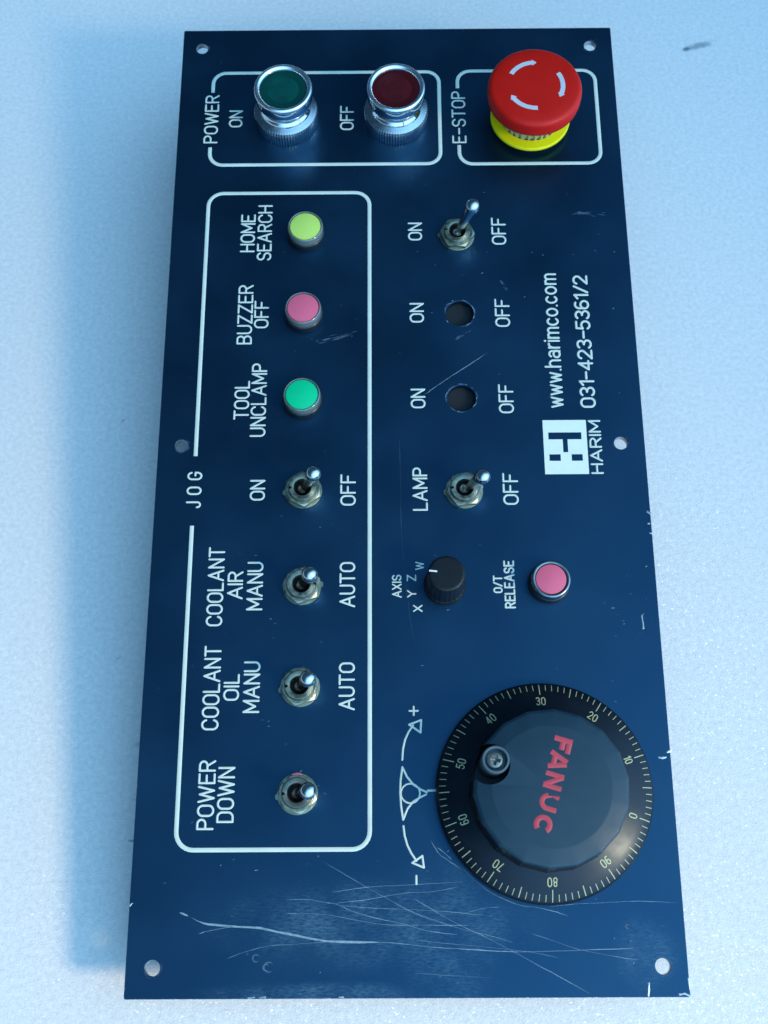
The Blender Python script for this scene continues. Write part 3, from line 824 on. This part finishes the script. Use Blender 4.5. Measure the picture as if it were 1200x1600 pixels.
# ---- emergency stop
e = MB()
e.lathe([(16.5, 3.0), (17.7, 3.1), (17.93, 3.4), (17.93, 4.6), (17.6, 5.05), (13.6, 5.1), (13.4, 4.2)], 80)
es = e.build('emergency_stop', 'yellow', panel, (59.6, 368.6, 0), smooth=40)
es['label'] = 'red mushroom emergency stop on a yellow ring'
e = MB()
e.lathe([(16.3, 0), (16.4, .2), (16.4, 3.05), (13, 3.05)], 72)
e.build('gasket', 'matt_black', es, smooth=40)
e = MB()
e.lathe([(13.3, 4.5), (13.3, 16.2)], 240, rmod=lambda r, z, a: r + .55 * (1 if math.cos(a * 30) > 0 else -1))
e.build('ribbed_neck', 'clear_rib', es, smooth=25)
e = MB()
e.lathe([(0.01, 25.5), (8, 25.45), (14, 25.3), (18.2, 25.05), (19.3, 24.75), (20.0, 24.2), (20.4, 23.4), (20.55, 22.2), (20.5, 19.0), (20.2, 17.2), (19.4, 16.4), (15.0, 16.0), (12, 16.0)], 112)
e.build('mushroom_head', 'estop', es, smooth=45)
def bent_arrow(a0, a1, r=11.9, w=2.0):
    mb = MB()
    n = 16
    zt = 25.50
    s = 1 if a1 > a0 else -1
    vs, fs = [], []
    prof = []
    for i in range(n + 1):
        a = a0 + (a1 - s * 9 - a0) * i / n
        prof.append((a, r - w / 2, r + w / 2))
    prof.append((a1 - s * 9, r - w * .78, r + w * .78))
    prof.append((a1, r - .12, r + .12))
    for (a, ri, ro) in prof:
        for rr in (ri, ro):
            zz_ = zt - max(0, rr - 8) * .022
            vs.append((rr * math.cos(R(a)), rr * math.sin(R(a)), zz_))
    for (a, ri, ro) in prof:
        for rr in (ri, ro): vs.append((rr * math.cos(R(a)), rr * math.sin(R(a)), 25.1))
    m = len(prof); k = 2 * m
    for i in range(m - 1):
        fs.append((2 * i, 2 * i + 1, 2 * i + 3, 2 * i + 2))
        fs.append((2 * i + 1, k + 2 * i + 1, k + 2 * i + 3, 2 * i + 3)); fs.append((2 * i, 2 * i + 2, k + 2 * i + 2, k + 2 * i))
    mb.add(vs, fs)
    return mb.build('turn_arrow', 'arrow', es)
bent_arrow(150, 86); bent_arrow(32, -31); bent_arrow(-88, -154)
s = MB(); s.lathe([(10.8, -2.6), (10.8, -14)], 40, cap_bottom=True); s.box(-15, 15, -20, 20, -52.6, -14)
s.build('contact_block', 'matt_black', es, smooth=40)

# ---- small round push buttons
def push_button(loc, m_, label, metal_rim=False):
    b = MB()
    b.lathe([(8.15, 0), (8.25, .3), (8.25, 2.9), (8.0, 3.4), (7.55, 3.6), (7.5, 3.0)], 64)
    o = b.build('push_button', 'black', panel, loc, smooth=45)
    o['label'] = label
    rin = 6.3 if metal_rim else 6.95
    g = MB()
    g.lathe([(7.6, 2.6), (7.75, 6.0), (7.6, 6.8), (7.3, 7.2), (7.12 if rin > 6.5 else 6.9, 7.3), (rin, 7.1), (rin - .1, 5.0)], 64)
    g.build('button_rim', 'rim_metal' if metal_rim else 'rim_clear', o, smooth=50)
    g = MB()
    rr = rin - .22
    g.lathe([(rr, 2.6), (rr, 6.5), (rr - .2, 6.85), (rr - .6, 6.97), (0.01, 7.05)], 64)
    g.build('coloured_cap', m_, o, smooth=35)
    s = MB(); s.lathe([(6.5, -2.6), (6.5, -24)], 30, cap_bottom=True)
    s.build('contact_block', 'matt_black', o, smooth=40)
    return o
push_button((-40.7, 310.4, 0), 'lime', 'lime yellow push button beside HOME SEARCH')
push_button((-41.0, 270.7, 0), 'pink', 'pink push button beside BUZZER OFF')
push_button((-40.8, 230.6, 0), 'green', 'green push button beside TOOL UNCLAMP')
push_button((57.7, 151.2, 0), 'pink', 'pink push button in a metal rim beside O/T RELEASE', True)

# ---- toggle switches
def toggle(loc, rz, lev_len, lev_az, lev_tilt, nut_rot, bush='nickel'):
    b = MB()
    def notch(r, z, a):
        d = abs((a - math.pi + math.pi) % (2 * math.pi) - math.pi)
        return r - 1.1 if (d < .13 and r > 5.0) else r
    b.lathe([(5.75, -2), (5.75, 4.4), (5.45, 4.8), (4.3, 4.85), (3.65, 4.6), (3.45, 3.6), (3.35, 1.0), (0.01, .8)], 96, rmod=notch)
    o = b.build('toggle_switch', bush, panel, loc, rz, smooth=40)
    h = MB()
    def hexr(a, R0=7.75):
        ap = R0 * math.cos(math.pi / 6)
        aa = (a - nut_rot) % (math.pi / 3) - math.pi / 6
        return ap / math.cos(aa)
    seg = 96
    vs, fs = [], []
    levels = []
    for k in range(seg):
        a = 2 * math.pi * k / seg; r = hexr(a)
        zc = 3.1 - max(0, r - 6.72) * .62
        levels.append([(r, .75), (r, zc), (6.65, 3.1), (5.8, 3.1)])
    for j in range(4):
        for k in range(seg):
            a = 2 * math.pi * k / seg
            vs.append((levels[k][j][0] * math.cos(a), levels[k][j][0] * math.sin(a), levels[k][j][1]))
    for j in range(3):
        for k in range(seg):
            k2 = (k + 1) % seg
            fs.append((j * seg + k, j * seg + k2, (j + 1) * seg + k2, (j + 1) * seg + k))
    h.add(vs, fs)
    h.build('hex_nut', 'nickel_alt' if bush == 'nickel_alt' else 'nickel', o, smooth=25)
    w = MB()
    w.lathe([(7.55, 0), (7.6, .1), (7.6, .65), (7.5, .75), (5.8, .75)], 72, rmod=lambda r, z, a: r + (.8 if abs(a - math.pi * 1.03) < .11 and r > 7 else 0))
    w.build('lock_washer', 'nickel', o, smooth=40)
    # bore and lever
    v = MB()
    prof = [(0.01, -.2), (1.9, .2), (2.5, 1.3), (2.65, 2.2), (2.4, 3.2), (1.9, 4.0), (1.55, 4.8), (1.6, 6.5), (2.3, lev_len - 5), (2.95, lev_len - 2.2), (3.1, lev_len - .8), (2.75, lev_len + .7), (2.0, lev_len + 1.6), (1.0, lev_len + 2.1), (0.01, lev_len + 2.2)]
    v.lathe(prof, 40)
    me = v.mesh('lever', 'lever', smooth=60)
    rot = Matrix.Rotation(R(lev_az) - rz, 4, 'Z') @ Matrix.Rotation(R(lev_tilt), 4, 'Y')
    me.transform(Matrix.Translation((0, 0, 1.6 * MM)) @ rot @ Matrix.Translation((0, 0, -1.6 * MM)))
    link('lever', me, o)
    bo = MB(); bo.lathe([(3.43, 3.4), (3.33, 1.05), (0.01, .85)], 48)
    bo.v = [(x, y, z + .03) for x, y, z in bo.v]
    bo.build('bore', 'hole', o, smooth=60)
    s = MB(); s.box(-6.5, 6.5, -9, 9, -21, -2.6)
    s.build('switch_body', 'matt_black', o)
    return o
toggle((25.3, 309.4, 0), R(-6), 22.0, 16, 17, R(2))
toggle((-39.9, 190.8, 0), R(2), 20.2, 4, 17, R(33))
toggle((-39.7, 150.6, 0), R(182), 18.4, 2, 15, R(18), 'nickel_alt')
toggle((-39.7, 110.6, 0), R(4), 18.2, 2, 15, R(14))
t5 = toggle((-39.9, 70.6, 0), R(3), 17.6, -5, 19, R(40), 'dark_nickel')
toggle((25.3, 190.3, 0), R(0), 17.6, 4, 25, R(8), 'nickel_alt')
pk = MB(); pk.stroke(arc(0, 0, 7.1, 7.1, 70, 108), 1.0, 3.02, base=2.7, taper=.3)
pk.build('pink_mark', 'pinkmark', t5, smooth=60)

# ---- rotary axis knob
k = MB()
k.lathe([(8.3, 0), (8.35, .4), (8.1, 1.6), (7.55, 2.2), (7.25, 15.6), (6.95, 16.5), (6.5, 16.85), (5.9, 16.9), (0.01, 16.75)], 192,
        rmod=lambda r, z, a: r - (.13 * (1 - abs(math.cos(a * 12)) ** .6) * 1.6 if 2.0 < z < 15.8 else 0))
ak = k.build('rotary_knob', 'matt_black', panel, (16.6, 150.9, 0), smooth=35)
ak['label'] = 'small ribbed black rotary knob with a white pointer beside AXIS'
k = MB(); k.stroke([(-6.6, 1.1), (-3.6, .8)], .8, 17.0, base=16.75, cap='flat')
k.build('pointer', 'white', ak)
s = MB(); s.lathe([(7.5, -2.6), (7.5, -24)], 30, cap_bottom=True)
s.build('switch_body', 'matt_black', ak, smooth=40)

# ---- handwheel (pulse dial)
DX, DY = 51.6, 70.9
h = MB()
h.lathe([(39.3, 0), (40.0, .4), (40.1, 2.0), (40.0, 4.0), (39.7, 4.9), (39.2, 5.6), (38.4, 6.3), (36.6, 7.35), (34.2, 8.4), (31.0, 9.6), (27.5, 10.9), (27.0, 10.7), (26.6, 7.0), (0.01, 7.0)], 160)
hw = h.build('handwheel', 'dial', panel, (DX, DY, 0), smooth=28)
hw['label'] = 'black pulse handwheel with a numbered dial ring'
def bez_z(r):
    P_ = [(27.5, 10.9), (31.0, 9.6), (34.2, 8.4), (36.6, 7.35), (38.4, 6.3), (39.2, 5.6), (39.7, 4.9)]
    for (r0, z0), (r1, z1) in zip(P_, P_[1:]):
        if r0 <= r <= r1: return z0 + (z1 - z0) * (r - r0) / (r1 - r0)
    return 9.0
A0 = -17.0                                              # angle of the mark for 0
tm = MB()
for i in range(100):
    a = A0 + i * 3.6
    major = i % 5 == 0
    r0, r1 = (34.9, 39.1) if i % 10 == 0 else ((35.4, 39.1) if major else (36.6, 39.0))
    ww = .38 if major else .29
    pts = [(r0 + (r1 - r0) * t, 0) for t in (0, .2, .4, .6, .8, 1)]
    ca, sa = math.cos(R(a)), math.sin(R(a))
    tm.stroke(pts, ww, .05, base=-.03, cap='flat', split=0, xf=lambda u, v, z: (u * ca - v * sa, u * sa + v * ca, bez_z(u) + z))
tm.build('tick_marks', 'dim_paint', hw)
for i in range(10):
    a = A0 + i * 36
    if i == 9: a += 1
    txt = str(i * 10)
    mb = MB()
    ln = 1.75 if i == 0 else (2.75 if i == 1 else 3.7)
    capn = 3.3
    write(mb, txt, capn, ln, .42, frame_xf(0, 0, 0), .34, h=.05)
    ca, sa = math.cos(R(a - 90)), math.sin(R(a - 90))
    o = mb.build('numeral', 'dim_paint', hw)
    for v in o.data.vertices:
        x, y = v.co.x / MM - ln / 2, v.co.y / MM - capn / 2 + 32.3
        v.co.x, v.co.y = (x * ca - y * sa) * MM, (x * sa + y * ca) * MM
        v.co.z += bez_z(math.hypot(x, y)) * MM
# knob body with a pocket cut for the crank socket
kb = MB()
NF = 18
def facet(r, a, off=R(6)):
    st = 2 * math.pi / NF
    aa = (a - off) % st - st / 2
    return r * math.cos(st / 2) / math.cos(aa) * 1.008
prof = [(29.0, 7.2, 1), (28.3, 13.0, 1), (27.8, 20.8, 1), (27.3, 22.0, 1), (26.4, 22.55, 1), (21.6, 23.75, 0), (21.0, 23.85, 0), (0.01, 23.9, 0)]
seg = 180
vs, fs = [], []
for (r, z, fc) in prof:
    for q in range(seg):
        a = 2 * math.pi * q / seg
        rr = facet(r, a) if fc else r
        vs.append((rr * math.cos(a), rr * math.sin(a), z))
for i in range(len(prof) - 1):
    for q in range(seg):
        q2 = (q + 1) % seg
        fs.append((i * seg + q, i * seg + q2, (i + 1) * seg + q2, (i + 1) * seg + q))
fs.append(tuple(seg - 1 - q for q in range(seg)))
fs.append(tuple((len(prof) - 1) * seg + q for q in range(seg)))
kb.add(vs, fs)
SXc, SYc = -19.4, 9.0                                   # crank socket, from the dial centre
knob = kb.build('knob', 'knob', hw, (.2, -.4, 0), smooth=14)
ct = MB()
ct.lathe([(7.2, 6.2), (7.2, 30)], 64, cx=SXc - 2.1, cy=SYc - 1.5, cap_top=True, cap_bottom=True)
cutter = ct.build('cutter', 'knob', hw)
ct2 = MB(); ct2.box(-40, SXc - 3.0, SYc - 6.6, SYc + 3.0, 6.4, 31)
cutter2 = ct2.build('cutter', 'knob', hw)
for q in (cutter, cutter2):
    bo = knob.modifiers.new('cut', 'BOOLEAN'); bo.operation = 'DIFFERENCE'; bo.solver = 'EXACT'; bo.object = q
nm = from_eval(knob)

knob.modifiers.clear()
knob.data = nm; nm.name = 'knob'
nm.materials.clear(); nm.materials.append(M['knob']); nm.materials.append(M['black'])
bpy.data.objects.remove(cutter)
bpy.data.objects.remove(cutter2)
bm = bmesh.new(); bm.from_mesh(nm)
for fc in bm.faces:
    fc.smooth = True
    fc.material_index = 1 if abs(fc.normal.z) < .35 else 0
for ed in bm.edges:
    ed.smooth = not (len(ed.link_faces) == 2 and ed.calc_face_angle(0) > R(14))
bm.to_mesh(nm); bm.free()
so = MB()
so.lathe([(5.0, 7.4), (5.0, 23.9), (4.75, 24.35), (4.3, 24.4), (4.0, 24.1), (3.85, 20.5), (0.01, 20.5)], 56, cx=SXc, cy=SYc)
soc = so.build('crank_socket', 'grey_ring', hw, smooth=40)
sc_ = MB()
# pan head with a real cross recess
def in_cross(x, y):
    return (abs(x) < .5 and abs(y) < 1.8) or (abs(y) < .5 and abs(x) < 1.8)
NG = 44
bm = bmesh.new(); grid = {}
for i in range(NG + 1):
    for j in range(NG + 1):
        u, v = i / NG * 2 - 1, j / NG * 2 - 1
        x = u * math.sqrt(1 - v * v / 2) * 3.05; y = v * math.sqrt(1 - u * u / 2) * 3.05
        rr = math.hypot(x, y)
        z = 23.0 - .55 * (rr / 3.05) ** 5
        ca, sa = math.cos(R(-12)), math.sin(R(-12))
        xr, yr = x * ca + y * sa, -x * sa + y * ca
        if in_cross(xr, yr): z -= 1.9 * (1 - max(abs(xr), abs(yr)) / 2.5)
        grid[i, j] = bm.verts.new(((SXc + x) * MM, (SYc + y) * MM, z * MM))
for i in range(NG):
    for j in range(NG):
        fc = bm.faces.new((grid[i, j], grid[i + 1, j], grid[i + 1, j + 1], grid[i, j + 1])); fc.smooth = True
rim = [grid[i, 0] for i in range(NG + 1)] + [grid[NG, j] for j in range(1, NG + 1)] + [grid[i, NG] for i in range(NG - 1, -1, -1)] + [grid[0, j] for j in range(NG - 1, 0, -1)]
low = [bm.verts.new((v.co.x, v.co.y, 20.4 * MM)) for v in rim]
for a in range(len(rim)):
    b2 = (a + 1) % len(rim)
    bm.faces.new((rim[a], low[a], low[b2], rim[b2]))
bmesh.ops.recalc_face_normals(bm, faces=bm.faces)
for ed in bm.edges:
    if len(ed.link_faces) == 2 and ed.calc_face_angle(0) > R(35): ed.smooth = False
me = bpy.data.meshes.new('screw'); bm.to_mesh(me); bm.free()
me.materials.append(M['steel'])
link('screw', me, hw)

# red maker's name across the knob: bold sans letters
mb = MB()
BW, BH = 1.95, 6.6
ang = math.degrees(math.atan2(-33.5, -10.1))
ox, oy = 53.9 - DX, 88.7 - DY
X_ = frame_xf(ox, oy, ang, 23.88)
def bold(pts, **k): mb.stroke(pts, BW, k.pop('h', .07), base=-.03, cap='flat', xf=X_, split=0, **k)
hb = BW / 2
u = 0.2                                                  # F
bold([(u + hb, 0), (u + hb, BH)]); bold([(u + BW * .9, BH - hb), (u + 5.4, BH - hb)], h=.075); bold([(u + BW * .9, BH * .5), (u + 4.6, BH * .5)], h=.075)
u = 5.6                                                  # A
bold([(u + .7, -.0), (u + 3.0, BH - .2)]); bold([(u + 5.9, 0), (u + 3.75, BH - .2)], h=.08); bold([(u + 1.9, 1.75), (u + 4.9, 1.75)], h=.09)
u = 13.0                                                 # N
bold([(u + hb, 0), (u + hb, BH)]); bold([(u + hb + .1, BH - .3), (u + 6.2 - hb - .1, .3)], h=.08); bold([(u + 6.2 - hb, 0), (u + 6.2 - hb, BH)], h=.09)
u = 20.5                                                 # U
bold([(u + hb, BH), (u + hb, 2.9)] + arc(u + 3.2, 3.2, 3.2 - hb, 3.2 - hb, 180, 360, 16) + [(u + 6.4 - hb, BH)])
u = 28.2                                                 # C
bold(arc(u + 3.4, BH / 2, 3.4 - hb, BH / 2 - hb + .05, 42, 318, 22))
mb.build('lettering', 'red_logo', hw, smooth=60)['label'] = 'red bold lettering on the knob'
# encoder behind the panel
s = MB(); s.lathe([(30, -2.6), (30, -22.0)], 60, cap_bottom=True)
s.build('encoder_body', 'matt_black', hw, smooth=40)

# ---- added dark backing, put in only so the two empty holes look dark
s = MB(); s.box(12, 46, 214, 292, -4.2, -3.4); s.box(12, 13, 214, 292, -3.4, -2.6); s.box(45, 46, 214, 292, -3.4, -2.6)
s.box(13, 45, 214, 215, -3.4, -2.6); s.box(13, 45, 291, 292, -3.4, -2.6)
s.build('hole_darkener', 'hole_dark', panel)
